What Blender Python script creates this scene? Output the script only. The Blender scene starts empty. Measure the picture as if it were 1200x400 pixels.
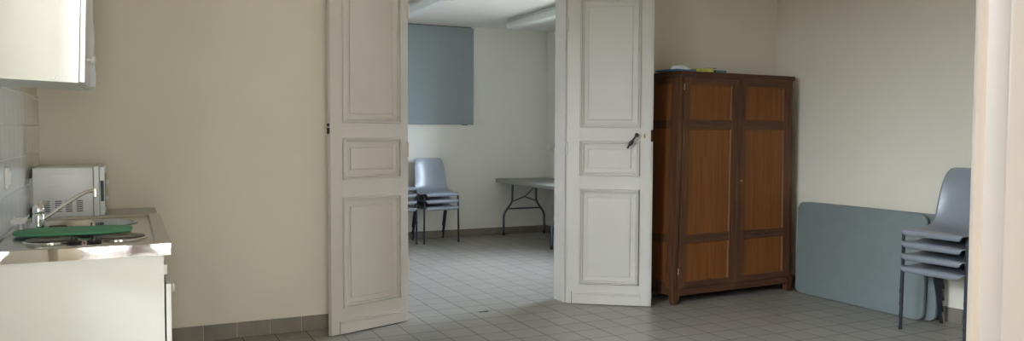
import bpy, bmesh, math, random
from mathutils import Vector, Matrix
random.seed(7)
scene = bpy.context.scene
COL = scene.collection
PI = math.pi

# ------------------------------------------------------------------ helpers
class MB:
    """collects shapes into one bmesh, then links them as one mesh object"""
    def __init__(self):
        self.bm = bmesh.new()

    def box(self, x0, y0, z0, x1, y1, z1, bev=0.0, seg=2):
        b = bmesh.new()
        vs = [b.verts.new(p) for p in ((x0, y0, z0), (x1, y0, z0), (x1, y1, z0), (x0, y1, z0),
                                       (x0, y0, z1), (x1, y0, z1), (x1, y1, z1), (x0, y1, z1))]
        for f in ((0, 3, 2, 1), (4, 5, 6, 7), (0, 1, 5, 4), (1, 2, 6, 5), (2, 3, 7, 6), (3, 0, 4, 7)):
            b.faces.new([vs[i] for i in f])
        if bev > 0:
            bmesh.ops.bevel(b, geom=b.edges[:], offset=bev, segments=seg, affect='EDGES', profile=0.5)
        self.merge(b)
        return self

    def merge(self, b, mat=None):
        if mat is not None:
            bmesh.ops.transform(b, matrix=mat, verts=b.verts[:])
        me = bpy.data.meshes.new('tmp')
        b.to_mesh(me)
        self.bm.from_mesh(me)
        bpy.data.meshes.remove(me)
        b.free()

    def tube(self, pts, r, seg=12, caps=True):
        pts = [Vector(p) for p in pts]
        rs = r if isinstance(r, (list, tuple)) else [r] * len(pts)
        rings, prev = [], None
        for i, p in enumerate(pts):
            if i == 0: t = pts[1] - p
            elif i == len(pts) - 1: t = p - pts[i - 1]
            else: t = (pts[i + 1] - p).normalized() + (p - pts[i - 1]).normalized()
            t.normalize()
            if prev is None:
                a = Vector((0, 0, 1)) if abs(t.z) < 0.9 else Vector((1, 0, 0))
                n = t.cross(a).normalized()
            else:
                n = (prev - t * prev.dot(t)).normalized()
            prev = n
            m = t.cross(n)
            rings.append([self.bm.verts.new(p + (n * math.cos(2 * PI * k / seg) + m * math.sin(2 * PI * k / seg)) * rs[i]) for k in range(seg)])
        for a, b in zip(rings, rings[1:]):
            for k in range(seg):
                self.bm.faces.new((a[k], a[(k + 1) % seg], b[(k + 1) % seg], b[k]))
        if caps:
            self.bm.faces.new(rings[0][::-1]); self.bm.faces.new(rings[-1])
        return self

    def lathe(self, prof, c=(0, 0, 0), seg=32, axis='Z', cap0=True, cap1=True, sx=1.0, sy=1.0):
        c = Vector(c); rings = []
        for r, h in prof:
            ring = []
            for k in range(seg):
                a = 2 * PI * k / seg
                u, v = r * math.cos(a) * sx, r * math.sin(a) * sy
                p = {'Z': (u, v, h), 'X': (h, u, v), 'Y': (v, h, u)}[axis]
                ring.append(self.bm.verts.new(c + Vector(p)))
            rings.append(ring)
        for a, b in zip(rings, rings[1:]):
            for k in range(seg):
                self.bm.faces.new((a[k], a[(k + 1) % seg], b[(k + 1) % seg], b[k]))
        if cap0: self.bm.faces.new(rings[0][::-1])
        if cap1: self.bm.faces.new(rings[-1])
        return self

    def prism(self, poly, lo, hi, axis='Z', bev=0.0):
        """poly in the plane square to axis, pushed from lo to hi"""
        b = bmesh.new()
        def P(u, v, h): return {'Z': (u, v, h), 'Y': (u, h, v), 'X': (h, u, v)}[axis]
        A = [b.verts.new(P(u, v, lo)) for u, v in poly]
        B = [b.verts.new(P(u, v, hi)) for u, v in poly]
        n = len(poly)
        for k in range(n):
            b.faces.new((A[k], A[(k + 1) % n], B[(k + 1) % n], B[k]))
        c0 = b.faces.new(A[::-1]); c1 = b.faces.new(B)
        bmesh.ops.recalc_face_normals(b, faces=b.faces[:])
        if bev > 0:
            bmesh.ops.bevel(b, geom=list(set(c0.edges[:] + c1.edges[:])), offset=bev, segments=3, affect='EDGES', profile=0.5)
        self.merge(b)
        return self

    def panel(self, u0, u1, z0, z1, prof, y=0.0):
        """mitred moulding seen from -y: concentric rectangles, prof = (inset, height towards -y)"""
        loops = []
        for ins, h in prof:
            loops.append([self.bm.verts.new(p) for p in ((u0 + ins, y - h, z0 + ins), (u1 - ins, y - h, z0 + ins),
                                                         (u1 - ins, y - h, z1 - ins), (u0 + ins, y - h, z1 - ins))])
        for a, b in zip(loops, loops[1:]):
            for k in range(4):
                self.bm.faces.new((a[k], a[(k + 1) % 4], b[(k + 1) % 4], b[k]))
        self.bm.faces.new(loops[-1])
        return self

    def warp(self, fn):
        for v in self.bm.verts: v.co = Vector(fn(v.co))
        return self

    def build(self, name, mat, parent=None, smooth=False, world=False, recalc=True):
        if recalc: bmesh.ops.recalc_face_normals(self.bm, faces=self.bm.faces[:])
        if world and parent is not None:
            m = Matrix.Translation(parent.location) @ parent.rotation_euler.to_matrix().to_4x4()
            bmesh.ops.transform(self.bm, matrix=m.inverted(), verts=self.bm.verts[:])
        me = bpy.data.meshes.new(name)
        self.bm.to_mesh(me); self.bm.free()
        if smooth:
            for p in me.polygons: p.use_smooth = True
            try: me.set_sharp_from_angle(angle=math.radians(38))
            except Exception: pass
        me.materials.append(mat)
        o = bpy.data.objects.new(name, me)
        COL.objects.link(o)
        if parent is not None: o.parent = parent
        return o


def tag(o, label=None, cat=None, group=None, kind=None):
    if label: o['label'] = label
    if cat: o['category'] = cat
    if group: o['group'] = group
    if kind: o['kind'] = kind
    return o

def thing(name, label, cat, loc=(0, 0, 0), rotz=0.0, group=None, kind=None):
    o = bpy.data.objects.new(name, None)
    o.empty_display_size = 0.1
    COL.objects.link(o)
    o.location = loc; o.rotation_euler = (0, 0, rotz)
    return tag(o, label, cat, group, kind)

def dup(root, loc, rotz, label, group=None):
    r = root.copy(); COL.objects.link(r)
    r.location = loc; r.rotation_euler = (0, 0, rotz); r['label'] = label
    if group: r['group'] = group
    for ch in list(root.children):
        c = ch.copy(); COL.objects.link(c); c.parent = r
        for g in list(ch.children):
            d = g.copy(); COL.objects.link(d); d.parent = c
    return r

def smooth_path(ctrl, n=8):
    """Catmull-Rom through the control points"""
    P = [Vector(p) for p in ctrl]
    P = [P[0] * 2 - P[1]] + P + [P[-1] * 2 - P[-2]]
    out = []
    for i in range(1, len(P) - 2):
        for k in range(n):
            t = k / n
            a, b, c, d = P[i - 1], P[i], P[i + 1], P[i + 2]
            out.append(0.5 * ((2 * b) + (c - a) * t + (2 * a - 5 * b + 4 * c - d) * t * t + (3 * b - a - 3 * c + d) * t ** 3))
    out.append(P[-2])
    return out

def rrect(x0, y0, x1, y1, r, n=6):
    pts = []
    for cx, cy, a0 in ((x1 - r, y0 + r, -90), (x1 - r, y1 - r, 0), (x0 + r, y1 - r, 90), (x0 + r, y0 + r, 180)):
        for k in range(n + 1):
            a = math.radians(a0 + 90 * k / n)
            pts.append((cx + r * math.cos(a), cy + r * math.sin(a)))
    return pts

# ------------------------------------------------------------------ materials
def base_mat(name, col, rough=0.5, metal=0.0, spec=0.5):
    m = bpy.data.materials.new(name); m.use_nodes = True
    b = m.node_tree.nodes['Principled BSDF']
    b.inputs['Base Color'].default_value = (*col, 1)
    b.inputs['Roughness'].default_value = rough
    b.inputs['Metallic'].default_value = metal
    b.inputs['Specular IOR Level'].default_value = spec
    return m

def noisy(name, col, rough=0.5, metal=0.0, amt=0.06, scale=6.0, bump=0.0, bscale=200.0, spec=0.5, stretch=(1, 1, 1)):
    """base colour with a faint procedural mottling and optional fine bump"""
    m = base_mat(name, col, rough, metal, spec)
    nt = m.node_tree; N = nt.nodes; L = nt.links; b = N['Principled BSDF']
    tc = N.new('ShaderNodeTexCoord'); mp = N.new('ShaderNodeMapping')
    mp.inputs['Scale'].default_value = stretch
    L.new(tc.outputs['Object'], mp.inputs['Vector'])
    nz = N.new('ShaderNodeTexNoise'); nz.inputs['Scale'].default_value = scale; nz.inputs['Detail'].default_value = 5
    L.new(mp.outputs['Vector'], nz.inputs['Vector'])
    rp = N.new('ShaderNodeValToRGB')
    rp.color_ramp.elements[0].position = 0.3; rp.color_ramp.elements[1].position = 0.7
    rp.color_ramp.elements[0].color = (*[c * (1 - amt) for c in col], 1)
    rp.color_ramp.elements[1].color = (*[min(1, c * (1 + amt)) for c in col], 1)
    L.new(nz.outputs['Fac'], rp.inputs['Fac']); L.new(rp.outputs['Color'], b.inputs['Base Color'])
    if bump > 0:
        n2 = N.new('ShaderNodeTexNoise'); n2.inputs['Scale'].default_value = bscale; n2.inputs['Detail'].default_value = 3
        L.new(mp.outputs['Vector'], n2.inputs['Vector'])
        bp = N.new('ShaderNodeBump'); bp.inputs['Strength'].default_value = bump; bp.inputs['Distance'].default_value = 0.002
        L.new(n2.outputs['Fac'], bp.inputs['Height']); L.new(bp.outputs['Normal'], b.inputs['Normal'])
    return m

def grid_mat(name, c1, c2, grout, size, mortar, axes, off, rough, bump=0.25, spec=0.5):
    m = base_mat(name, c1, rough, 0, spec)
    nt = m.node_tree; N = nt.nodes; L = nt.links; b = N['Principled BSDF']
    tc = N.new('ShaderNodeTexCoord'); sp = N.new('ShaderNodeSeparateXYZ'); cb = N.new('ShaderNodeCombineXYZ')
    L.new(tc.outputs['Object'], sp.inputs[0])
    for k, (ax, of) in enumerate(zip(axes, off)):
        ad = N.new('ShaderNodeMath'); ad.operation = 'SUBTRACT'
        L.new(sp.outputs[ax], ad.inputs[0]); ad.inputs[1].default_value = of - 20 * size
        L.new(ad.outputs[0], cb.inputs[k])
    br = N.new('ShaderNodeTexBrick'); br.offset = 0.0; br.squash = 1.0
    br.inputs['Scale'].default_value = 1.0
    br.inputs['Brick Width'].default_value = size; br.inputs['Row Height'].default_value = size
    br.inputs['Mortar Size'].default_value = mortar; br.inputs['Mortar Smooth'].default_value = 0.15
    br.inputs['Color1'].default_value = (*c1, 1); br.inputs['Color2'].default_value = (*c2, 1); br.inputs['Mortar'].default_value = (*grout, 1)
    L.new(cb.outputs[0], br.inputs['Vector'])
    nz = N.new('ShaderNodeTexNoise'); nz.inputs['Scale'].default_value = 9.0; nz.inputs['Detail'].default_value = 6
    L.new(tc.outputs['Object'], nz.inputs['Vector'])
    rg = N.new('ShaderNodeMapRange'); rg.inputs['To Min'].default_value = 0.9; rg.inputs['To Max'].default_value = 1.1
    L.new(nz.outputs['Fac'], rg.inputs['Value'])
    mx = N.new('ShaderNodeVectorMath'); mx.operation = 'MULTIPLY'
    L.new(br.outputs['Color'], mx.inputs[0]); L.new(rg.outputs[0], mx.inputs[1])
    L.new(mx.outputs[0], b.inputs['Base Color'])
    rr = N.new('ShaderNodeMapRange'); rr.inputs['To Min'].default_value = rough; rr.inputs['To Max'].default_value = 0.85
    L.new(br.outputs['Fac'], rr.inputs['Value']); L.new(rr.outputs[0], b.inputs['Roughness'])
    bp = N.new('ShaderNodeBump'); bp.invert = True; bp.inputs['Strength'].default_value = bump; bp.inputs['Distance'].default_value = 0.002
    L.new(br.outputs['Fac'], bp.inputs['Height']); L.new(bp.outputs['Normal'], b.inputs['Normal'])
    return m

def wood_mat(name, dark, light, rough=0.5, sc=(38, 38, 2.2), fig=3.0):
    m = base_mat(name, light, rough, 0, 0.35)
    nt = m.node_tree; N = nt.nodes; L = nt.links; b = N['Principled BSDF']
    tc = N.new('ShaderNodeTexCoord'); mp = N.new('ShaderNodeMapping'); mp.inputs['Scale'].default_value = sc
    L.new(tc.outputs['Object'], mp.inputs['Vector'])
    n1 = N.new('ShaderNodeTexNoise'); n1.inputs['Scale'].default_value = 1.0; n1.inputs['Detail'].default_value = 7; n1.inputs['Distortion'].default_value = 0.6
    L.new(mp.outputs['Vector'], n1.inputs['Vector'])
    n2 = N.new('ShaderNodeTexNoise'); n2.inputs['Scale'].default_value = fig; n2.inputs['Detail'].default_value = 3
    L.new(tc.outputs['Object'], n2.inputs['Vector'])
    ad = N.new('ShaderNodeMath'); ad.operation = 'MULTIPLY_ADD'; ad.inputs[1].default_value = 0.35
    L.new(n2.outputs['Fac'], ad.inputs[0]); L.new(n1.outputs['Fac'], ad.inputs[2])
    rp = N.new('ShaderNodeValToRGB')
    rp.color_ramp.elements[0].position = 0.45; rp.color_ramp.elements[1].position = 0.85
    rp.color_ramp.elements[0].color = (*dark, 1); rp.color_ramp.elements[1].color = (*light, 1)
    L.new(ad.outputs[0], rp.inputs['Fac']); L.new(rp.outputs['Color'], b.inputs['Base Color'])
    bp = N.new('ShaderNodeBump'); bp.inputs['Strength'].default_value = 0.12; bp.inputs['Distance'].default_value = 0.001
    L.new(n1.outputs['Fac'], bp.inputs['Height']); L.new(bp.outputs['Normal'], b.inputs['Normal'])
    return m

M = {}
M['wall'] = noisy('cream_wall_paint', (0.70, 0.645, 0.54), 0.75, amt=0.025, scale=1.6, bump=0.15, bscale=160, spec=0.3)
M['wall_pale'] = noisy('pale_wall_paint', (0.73, 0.715, 0.655), 0.75, amt=0.02, scale=1.6, bump=0.15, bscale=160, spec=0.3)
M['ceiling_bounce'] = noisy('warm_bounce_ceiling', (0.72, 0.65, 0.50), 0.85, amt=0.015, scale=2)  # unseen ceiling, cream tint picked to warm the light it bounces
M['ceiling'] = noisy('white_ceiling_paint', (0.78, 0.77, 0.73), 0.85, amt=0.015, scale=2)
M['door'] = noisy('cream_gloss_paint', (0.585, 0.553, 0.505), 0.42, amt=0.03, scale=3.0, bump=0.06, bscale=60)
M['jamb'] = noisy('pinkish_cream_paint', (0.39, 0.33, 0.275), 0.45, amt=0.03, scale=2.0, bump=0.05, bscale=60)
M['floor'] = grid_mat('beige_floor_tiles', (0.285, 0.268, 0.235), (0.325, 0.303, 0.265), (0.11, 0.10, 0.08), 0.2, 0.0028, (0, 1), (0.0432, 0.12), 0.33)
M['base_tile'] = noisy('taupe_skirting_tile', (0.20, 0.175, 0.14), 0.45, amt=0.08, scale=12)
M['wtile'] = grid_mat('white_glazed_tiles', (0.72, 0.73, 0.70), (0.74, 0.745, 0.72), (0.50, 0.49, 0.45), 0.15, 0.0018, (1, 2), (0.055, 0.895), 0.045, bump=0.12)
M['laminate'] = noisy('white_laminate', (0.80, 0.80, 0.755), 0.38, amt=0.01, scale=5)
M['laminate_grey'] = noisy('pale_grey_laminate', (0.55, 0.54, 0.50), 0.5, amt=0.04, scale=25)
M['steel'] = noisy('brushed_stainless_steel', (0.60, 0.60, 0.585), 0.22, 1.0, amt=0.05, scale=20, stretch=(1, 8, 1))
M['steel_edge'] = noisy('polished_steel_edge', (0.82, 0.81, 0.80), 0.05, 1.0, amt=0.02, scale=5, bump=0.3, bscale=6)
M['chrome'] = noisy('chrome', (0.85, 0.85, 0.85), 0.07, 1.0, amt=0.01)
M['hotplate'] = noisy('dark_cast_hotplate', (0.12, 0.115, 0.11), 0.33, 0.8, amt=0.15, scale=30)
M['black'] = noisy('black_plastic', (0.018, 0.018, 0.02), 0.4, amt=0.1, scale=20)
M['iron'] = noisy('black_iron', (0.02, 0.02, 0.022), 0.45, 0.3, amt=0.2, scale=40)
M['green'] = noisy('green_plastic', (0.068, 0.29, 0.15), 0.6, amt=0.07, scale=14)
M['white_pl'] = noisy('white_plastic', (0.74, 0.74, 0.70), 0.35, amt=0.02, scale=10)
M['micro'] = noisy('light_grey_enamel', (0.74, 0.76, 0.76), 0.36, amt=0.02, scale=6)
M['micro_dk'] = noisy('dark_grey_slots', (0.045, 0.05, 0.055), 0.6, amt=0.1)
M['micro_glass'] = noisy('dark_oven_glass', (0.03, 0.035, 0.04), 0.1, amt=0.1)
M['wood'] = wood_mat('dark_stained_oak', (0.056, 0.021, 0.009), (0.132, 0.054, 0.023))
M['wood_h'] = wood_mat('dark_stained_oak_rail', (0.052, 0.021, 0.010), (0.115, 0.047, 0.022), sc=(2.2, 38, 38))
M['wood_panel'] = wood_mat('warm_oak_veneer', (0.135, 0.044, 0.009), (0.22, 0.075, 0.015), sc=(60, 60, 2.0), fig=2.0)
M['brass'] = noisy('dull_brass', (0.45, 0.36, 0.22), 0.35, 1.0, amt=0.1, scale=40)
M['chair'] = noisy('grey_polypropylene', (0.21, 0.23, 0.26), 0.29, amt=0.04, scale=6, bump=0.06, bscale=350, spec=0.75)
M['leg'] = noisy('dark_blue_grey_steel_tube', (0.018, 0.022, 0.032), 0.38, 0.2, amt=0.1, scale=20)
M['legtip'] = noisy('black_rubber', (0.012, 0.012, 0.012), 0.6, amt=0.1)
M['table'] = noisy('blue_grey_table_laminate', (0.175, 0.205, 0.205), 0.5, amt=0.05, scale=10, bump=0.06, bscale=300)
M['table_edge'] = noisy('pale_table_edge', (0.24, 0.27, 0.275), 0.45, amt=0.04, scale=10)
M['table_far'] = noisy('grey_table_plastic', (0.27, 0.27, 0.235), 0.55, amt=0.05, scale=10)
M['tleg'] = noisy('grey_steel_tube', (0.075, 0.09, 0.105), 0.4, 0.3, amt=0.1, scale=20)
M['felt'] = noisy('grey_blue_fabric', (0.275, 0.315, 0.318), 0.95, amt=0.06, scale=60, bump=0.3, bscale=500, spec=0.1)
M['paper'] = noisy('white_paper', (0.80, 0.82, 0.84), 0.7, amt=0.02, scale=8)
M['blue_card'] = noisy('blue_card', (0.06, 0.15, 0.28), 0.5, amt=0.06)
M['yellow_card'] = noisy('yellow_green_cover', (0.42, 0.40, 0.07), 0.5, amt=0.5, scale=45)
M['teal_card'] = noisy('teal_card', (0.05, 0.17, 0.20), 0.5, amt=0.06)
M['grey_print'] = noisy('printed_page', (0.36, 0.34, 0.40), 0.5, amt=0.5, scale=60)
M['lamp_white'] = noisy('white_enamel_fitting', (0.62, 0.63, 0.58), 0.4, amt=0.02)
M['diffuser'] = noisy('opal_diffuser', (0.75, 0.77, 0.74), 0.3, amt=0.02)
M['sponge'] = noisy('brown_scourer', (0.10, 0.06, 0.035), 0.95, amt=0.4, scale=80, bump=0.8, bscale=300)
M['red'] = base_mat('red_lens', (0.5, 0.02, 0.01), 0.3)
M['ground'] = noisy('outside_ground', (0.35, 0.33, 0.28), 0.9, amt=0.1, scale=1.0)
glass = base_mat('clear_pane', (1, 1, 1), 0.0)
glass.node_tree.nodes['Principled BSDF'].inputs['Alpha'].default_value = 0.08
M['glass'] = glass

# ------------------------------------------------------------------ camera
cam = bpy.data.cameras.new('camera'); co = bpy.data.objects.new('camera', cam); COL.objects.link(co)
F, YAW, PITCH, ROLL, EYE = 930.8, 0.450829, 0.0455813, -0.0039944, 1.31
fw = Vector((math.sin(YAW) * math.cos(PITCH), math.cos(YAW) * math.cos(PITCH), -math.sin(PITCH)))
rt = Vector((math.cos(YAW), -math.sin(YAW), 0)); dn = fw.cross(rt)
c_, s_ = math.cos(ROLL), math.sin(ROLL)
r2 = rt * c_ + dn * s_; d2 = dn * c_ - rt * s_
mw = Matrix.Identity(4)
for k in range(3):
    mw[k][0] = r2[k]; mw[k][1] = -d2[k]; mw[k][2] = -fw[k]
mw[2][3] = EYE
co.matrix_world = mw
cam.sensor_width = 36; cam.sensor_fit = 'HORIZONTAL'; cam.lens = F / 1200 * 36
cam.clip_start = 0.02; cam.clip_end = 200
scene.camera = co

# ------------------------------------------------------------------ the room
XL = -0.465                      # left wall face
YB0, YB1 = 5.295, 5.50           # back wall faces
DX0, DX1, DZ = 1.72, 3.07, 2.50  # doorway in the back wall
YF = 9.40; XFR = 5.065           # room beyond
ZC, ZF = 2.95, 2.678             # ceilings
YN0, YN1 = 0.30, 0.595            # near wall with the doorway the photograph is taken from
def XR(y): return 5.133 + 0.0375 * (YB0 - y)

def struct(name, mb, mat, label, cat, smooth=False):
    o = mb.build(name, mat, smooth=smooth)
    return tag(o, label, cat, kind='structure')

struct('floor', MB().box(-2.6, -2.9, -0.12, 5.6, 9.6, 0.0), M['floor'], 'beige square tiled floor running through both rooms', 'floor')

b = MB()
b.box(XL, YB0, 0, DX0, YB1, ZC); b.box(DX1, YB0, 0, XR(YB0), YB1, ZC); b.box(DX0, YB0, DZ, DX1, YB1, ZC)
struct('wall_back', b, M['wall'], 'cream wall with the double doorway, behind the brown wardrobe', 'wall')
b = MB(); LY0, LY1, LZ0, LZ1 = 1.30, 2.95, 0.80, 2.45
b.box(XL - 0.25, YN0, 0, XL, LY0, ZC); b.box(XL - 0.25, LY1, 0, XL, YB1, ZC); b.box(XL - 0.25, LY0, 0, XL, LY1, LZ0); b.box(XL - 0.25, LY0, LZ1, XL, LY1, ZC)
struct('wall_left', b, M['wall'], 'cream wall on the left behind the kitchen units', 'wall')
struct('wall_right', MB().prism([(XR(YB1), YB1), (XR(YN0), YN0), (XR(YN0) + 0.2, YN0), (XR(YB1) + 0.2, YB1)], 0, ZC), M['wall'],
       'cream wall on the right behind the chair stack and folded tables', 'wall')
struct('wall_far', MB().box(-0.6, YF, 0, XFR, YF + 0.15, ZF + 0.3), M['wall_pale'], 'pale wall at the end of the room seen through the doorway', 'wall')
# side wall of the room beyond, with a window hidden by the right-hand door leaf
b = MB()
WY0, WY1, WZ0, WZ1 = 5.85, 7.75, 0.70, 2.3
b.box(XFR, YB1, 0, XFR + 0.25, WY0, ZF + 0.3); b.box(XFR, WY1, 0, XFR + 0.25, YF + 0.15, ZF + 0.3)
b.box(XFR, WY0, 0, XFR + 0.25, WY1, WZ0); b.box(XFR, WY0, WZ1, XFR + 0.25, WY1, ZF + 0.3)
struct('wall_far_right', b, M['wall_pale'], 'pale side wall of the room beyond, with white coat hooks', 'wall')
struct('wall_far_left', MB().box(-0.75, YB1, 0, -0.6, YF + 0.15, ZF + 0.3), M['wall_pale'], 'pale left side wall of the room beyond', 'wall')
struct('ceiling', MB().box(XL - 0.15, YN0, ZC, 5.6, YB1, ZC + 0.15), M['ceiling_bounce'], 'unseen ceiling over the room with the wardrobe, tinted cream to warm the bounced light', 'ceiling')
struct('ceiling', MB().box(-0.75, YB1, ZF, XFR + 0.25, YF + 0.15, ZF + 0.15), M['ceiling'], 'white ceiling of the room beyond the doorway with two strip lights', 'ceiling')

# near wall: doorway on the left, two unseen windows added on the right for light
JX = 0.895; JL = -0.42
b = MB()
added_wins = ((1.95, 3.15), (3.65, 4.85)); NZ0, NZ1 = 0.85, 2.45
b.box(JL, YN0, 2.5, JX + 0.10, YN1, ZC); b.box(XL, YN0, 0, JL, YN1, ZC)
b.box(JX + 0.10, YN0, 0, added_wins[0][0], YN1, ZC)
b.box(added_wins[0][1], YN0, 0, added_wins[1][0], YN1, ZC)
b.box(added_wins[1][1], YN0, 0, XR(YN0), YN1, ZC)
for w in added_wins:
    b.box(w[0], YN0, 0, w[1], YN1, NZ0); b.box(w[0], YN0, NZ1, w[1], YN1, ZC)
struct('wall_near', b, M['wall'], 'cream wall holding the doorway in the right foreground', 'wall')

# camera-side room
b = MB()
VZ0, VZ1 = 0.02, 2.5
VA, VB = (-1.40, -0.80), (-0.42, 0.58)
b.box(-2.4, -2.75, 0, VA[0], -2.6, ZC); b.box(VA[1], -2.75, 0, VB[0], -2.6, ZC); b.box(VB[1], -2.75, 0, 1.6, -2.6, ZC)
for v in (VA, VB): b.box(v[0], -2.75, VZ1, v[1], -2.6, ZC)
struct('wall_rear', b, M['wall'], 'cream wall with a glazed door behind the viewpoint', 'wall')
struct('wall_rear_left', MB().box(-2.55, -2.75, 0, -2.4, YN0, ZC), M['wall'], 'cream left wall of the room of the viewpoint', 'wall')
b = MB(); b.box(-2.4, YN0 , 0, XL - 0.15, YN1, ZC)
struct('wall_rear_front', b, M['wall'], 'cream wall left of the foreground doorway', 'wall')
struct('wall_rear_right', MB().box(1.6, -2.75, 0, 1.72, YN0, ZC), M['wall'], 'cream right wall of the room of the viewpoint', 'wall')
struct('ceiling', MB().box(-2.55, -2.75, ZC, 1.72, YN0, ZC + 0.15), M['ceiling'], 'white ceiling over the viewpoint', 'ceiling')
struct('floor', MB().box(-30, -40, -0.5, 40, 40, -0.4), M['ground'], 'ground outside the windows', 'ground')

def window(n, x0, x1, z0, z1, y, axis='Y', label='', cw=0.045, mat=None):
    """casement frame set in a wall opening: frame, two sashes, panes"""
    r = thing('window_%d' % n, label, 'window', ((x0 + x1) / 2, y, z0) if axis == 'Y' else (y, (x0 + x1) / 2, z0), kind='structure')
    def bx(m, a0, a1, c0, c1, t0, t1):
        if axis == 'Y': m.box(a0, y + t0, c0, a1, y + t1, c1, 0.004)
        else: m.box(y + t0, a0, c0, y + t1, a1, c1, 0.004)
    m = MB(); w = 0.05
    bx(m, x0, x0 + w, z0, z1, -0.03, 0.03); bx(m, x1 - w, x1, z0, z1, -0.03, 0.03)
    bx(m, x0, x1, z0, z0 + w, -0.03, 0.03); bx(m, x0, x1, z1 - w, z1, -0.03, 0.03)
    c = (x0 + x1) / 2
    bx(m, c - cw, c + cw, z0, z1, -0.035, 0.035)
    m.build('window_frame', mat or M['door'], r, world=True)
    for a0, a1 in ((x0 + w, c - cw), (c + cw, x1 - w)):
        p = MB()
        if axis == 'Y': p.box(a0, y - 0.003, z0 + w, a1, y + 0.003, z1 - w)
        else: p.box(y - 0.003, a0, z0 + w, y + 0.003, a1, z1 - w)
        p.build('pane', M['glass'], r, world=True)
window(1, added_wins[0][0], added_wins[0][1], NZ0, NZ1, 0.42, label='unseen white casement window added for light, left of its pair in the near wall')
window(2, added_wins[1][0], added_wins[1][1], NZ0, NZ1, 0.42, label='unseen white casement window added for light, nearest the right wall')
window(3, VB[0], VB[1], VZ0, VZ1, -2.67, label='glazed double door behind the viewpoint, dark wide stiles added for the steel reflection', cw=0.14, mat=M['wood'])  # dark middle stile added to put a dark band in the steel reflection
window(6, VA[0], VA[1], VZ0, VZ1, -2.67, label='narrow white glazed door behind the viewpoint', cw=0.02)
window(5, LY0, LY1, LZ0, LZ1, XL - 0.17, axis='X', label='white window in the left wall before the kitchen units')
window(4, WY0, WY1, WZ0, WZ1, XFR + 0.16, axis='X', label='white window in the side wall of the room beyond')

# tiled skirtings, one mesh per wall with real joints
def skirting(name, p0, p1, h, first, label, inward, t=0.010, pitch=0.2024):
    p0, p1 = Vector((*p0, 0)), Vector((*p1, 0)); d = (p1 - p0); Ln = d.length; d.normalize()
    n = Vector((-d.y, d.x, 0)) * inward
    ang = math.atan2(d.y, d.x)
    m = MB(); s = first - pitch
    while s < Ln:
        a, e = max(s, 0) + 0.0018, min(s + pitch, Ln) - 0.0018
        if e > a + 0.01:
            q = bmesh.new()
            bb = MB(); bb.box(a, -t if inward < 0 else 0, 0.0, e, 0 if inward < 0 else t, h, 0.0015, 1)
            me = bpy.data.meshes.new('t'); bb.bm.to_mesh(me); bb.bm.free(); q.from_mesh(me); bpy.data.meshes.remove(me)
            m.merge(q, Matrix.Translation(p0) @ Matrix.Rotation(ang, 4, 'Z'))
        s += pitch
    o = m.build(name, M['base_tile'])
    return tag(o, label, 'skirting', kind='structure')
skirting('baseboard_back', (XL, YB0), (DX0, YB0), 0.100, (0.613 - XL) % 0.2024, 'taupe tile skirting along the wall left of the open door', -1)
skirting('baseboard_back', (DX1, YB0), (XR(YB0), YB0), 0.100, 0.1, 'taupe tile skirting behind the wardrobe', -1)
skirting('baseboard_right', (XR(YB0), YB0), (XR(YN1), YN1), 0.105, 0.13, 'taupe tile skirting under the folded tables', -1)
skirting('baseboard_far', (-0.6, YF), (XFR, YF), 0.092, 0.05, 'taupe tile skirting behind the far chairs and table', -1)
skirting('baseboard_far_right', (XFR, YF), (XFR, YB1), 0.092, 0.12, 'taupe tile skirting below the coat hooks', -1)

# tiled splashback on the left wall
struct('trim_1', MB().box(XL, 2.6, 0.86, XL + 0.008, YB0, 1.512, 0.001, 1), M['wtile'], 'glossy white tile splashback behind the tap and microwave', 'splashback')

# lining of the double doorway
b = MB()
b.box(DX0, 5.345, 0, DX0 + 0.03, YB1 + 0.01, DZ, 0.003); b.box(DX1 - 0.03, 5.345, 0, DX1, YB1 + 0.01, DZ, 0.003)
b.box(DX0, 5.345, DZ - 0.03, DX1, YB1 + 0.01, DZ, 0.003)
b.box(DX0, YB1 + 0.0, 0, DX0 + 0.018, YB1 + 0.022, DZ, 0.003); b.box(DX1 - 0.012, YB1, 0, DX1 + 0.06, YB1 + 0.022, DZ + 0.06, 0.003)
struct('trim_2', b, M['door'], 'cream painted lining of the double doorway', 'door frame')

# moulded casing of the foreground doorway
prof = [(JX + 0.10, YN1), (JX + 0.10, YN1 + 0.012), (JX + 0.004, YN1 + 0.012), (JX - 0.002, YN1 + 0.010), (JX - 0.0045, YN1 + 0.005), (JX - 0.003, YN1 - 0.001), (JX, YN1 - 0.004),
        (JX, YN1 - 0.028), (JX - 0.001, YN1 - 0.030), (JX - 0.0028, YN1 - 0.032), (JX - 0.003, YN1 - 0.035), (JX - 0.0015, YN1 - 0.038),
        (JX - 0.0015, YN0), (JX + 0.10, YN0)]
# the wall end behind the lining
b = MB().prism(prof, 0, 2.5)
struct('trim_3', b, M['jamb'], 'pinkish cream moulded door casing filling the right foreground edge', 'door frame', smooth=True)

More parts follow.
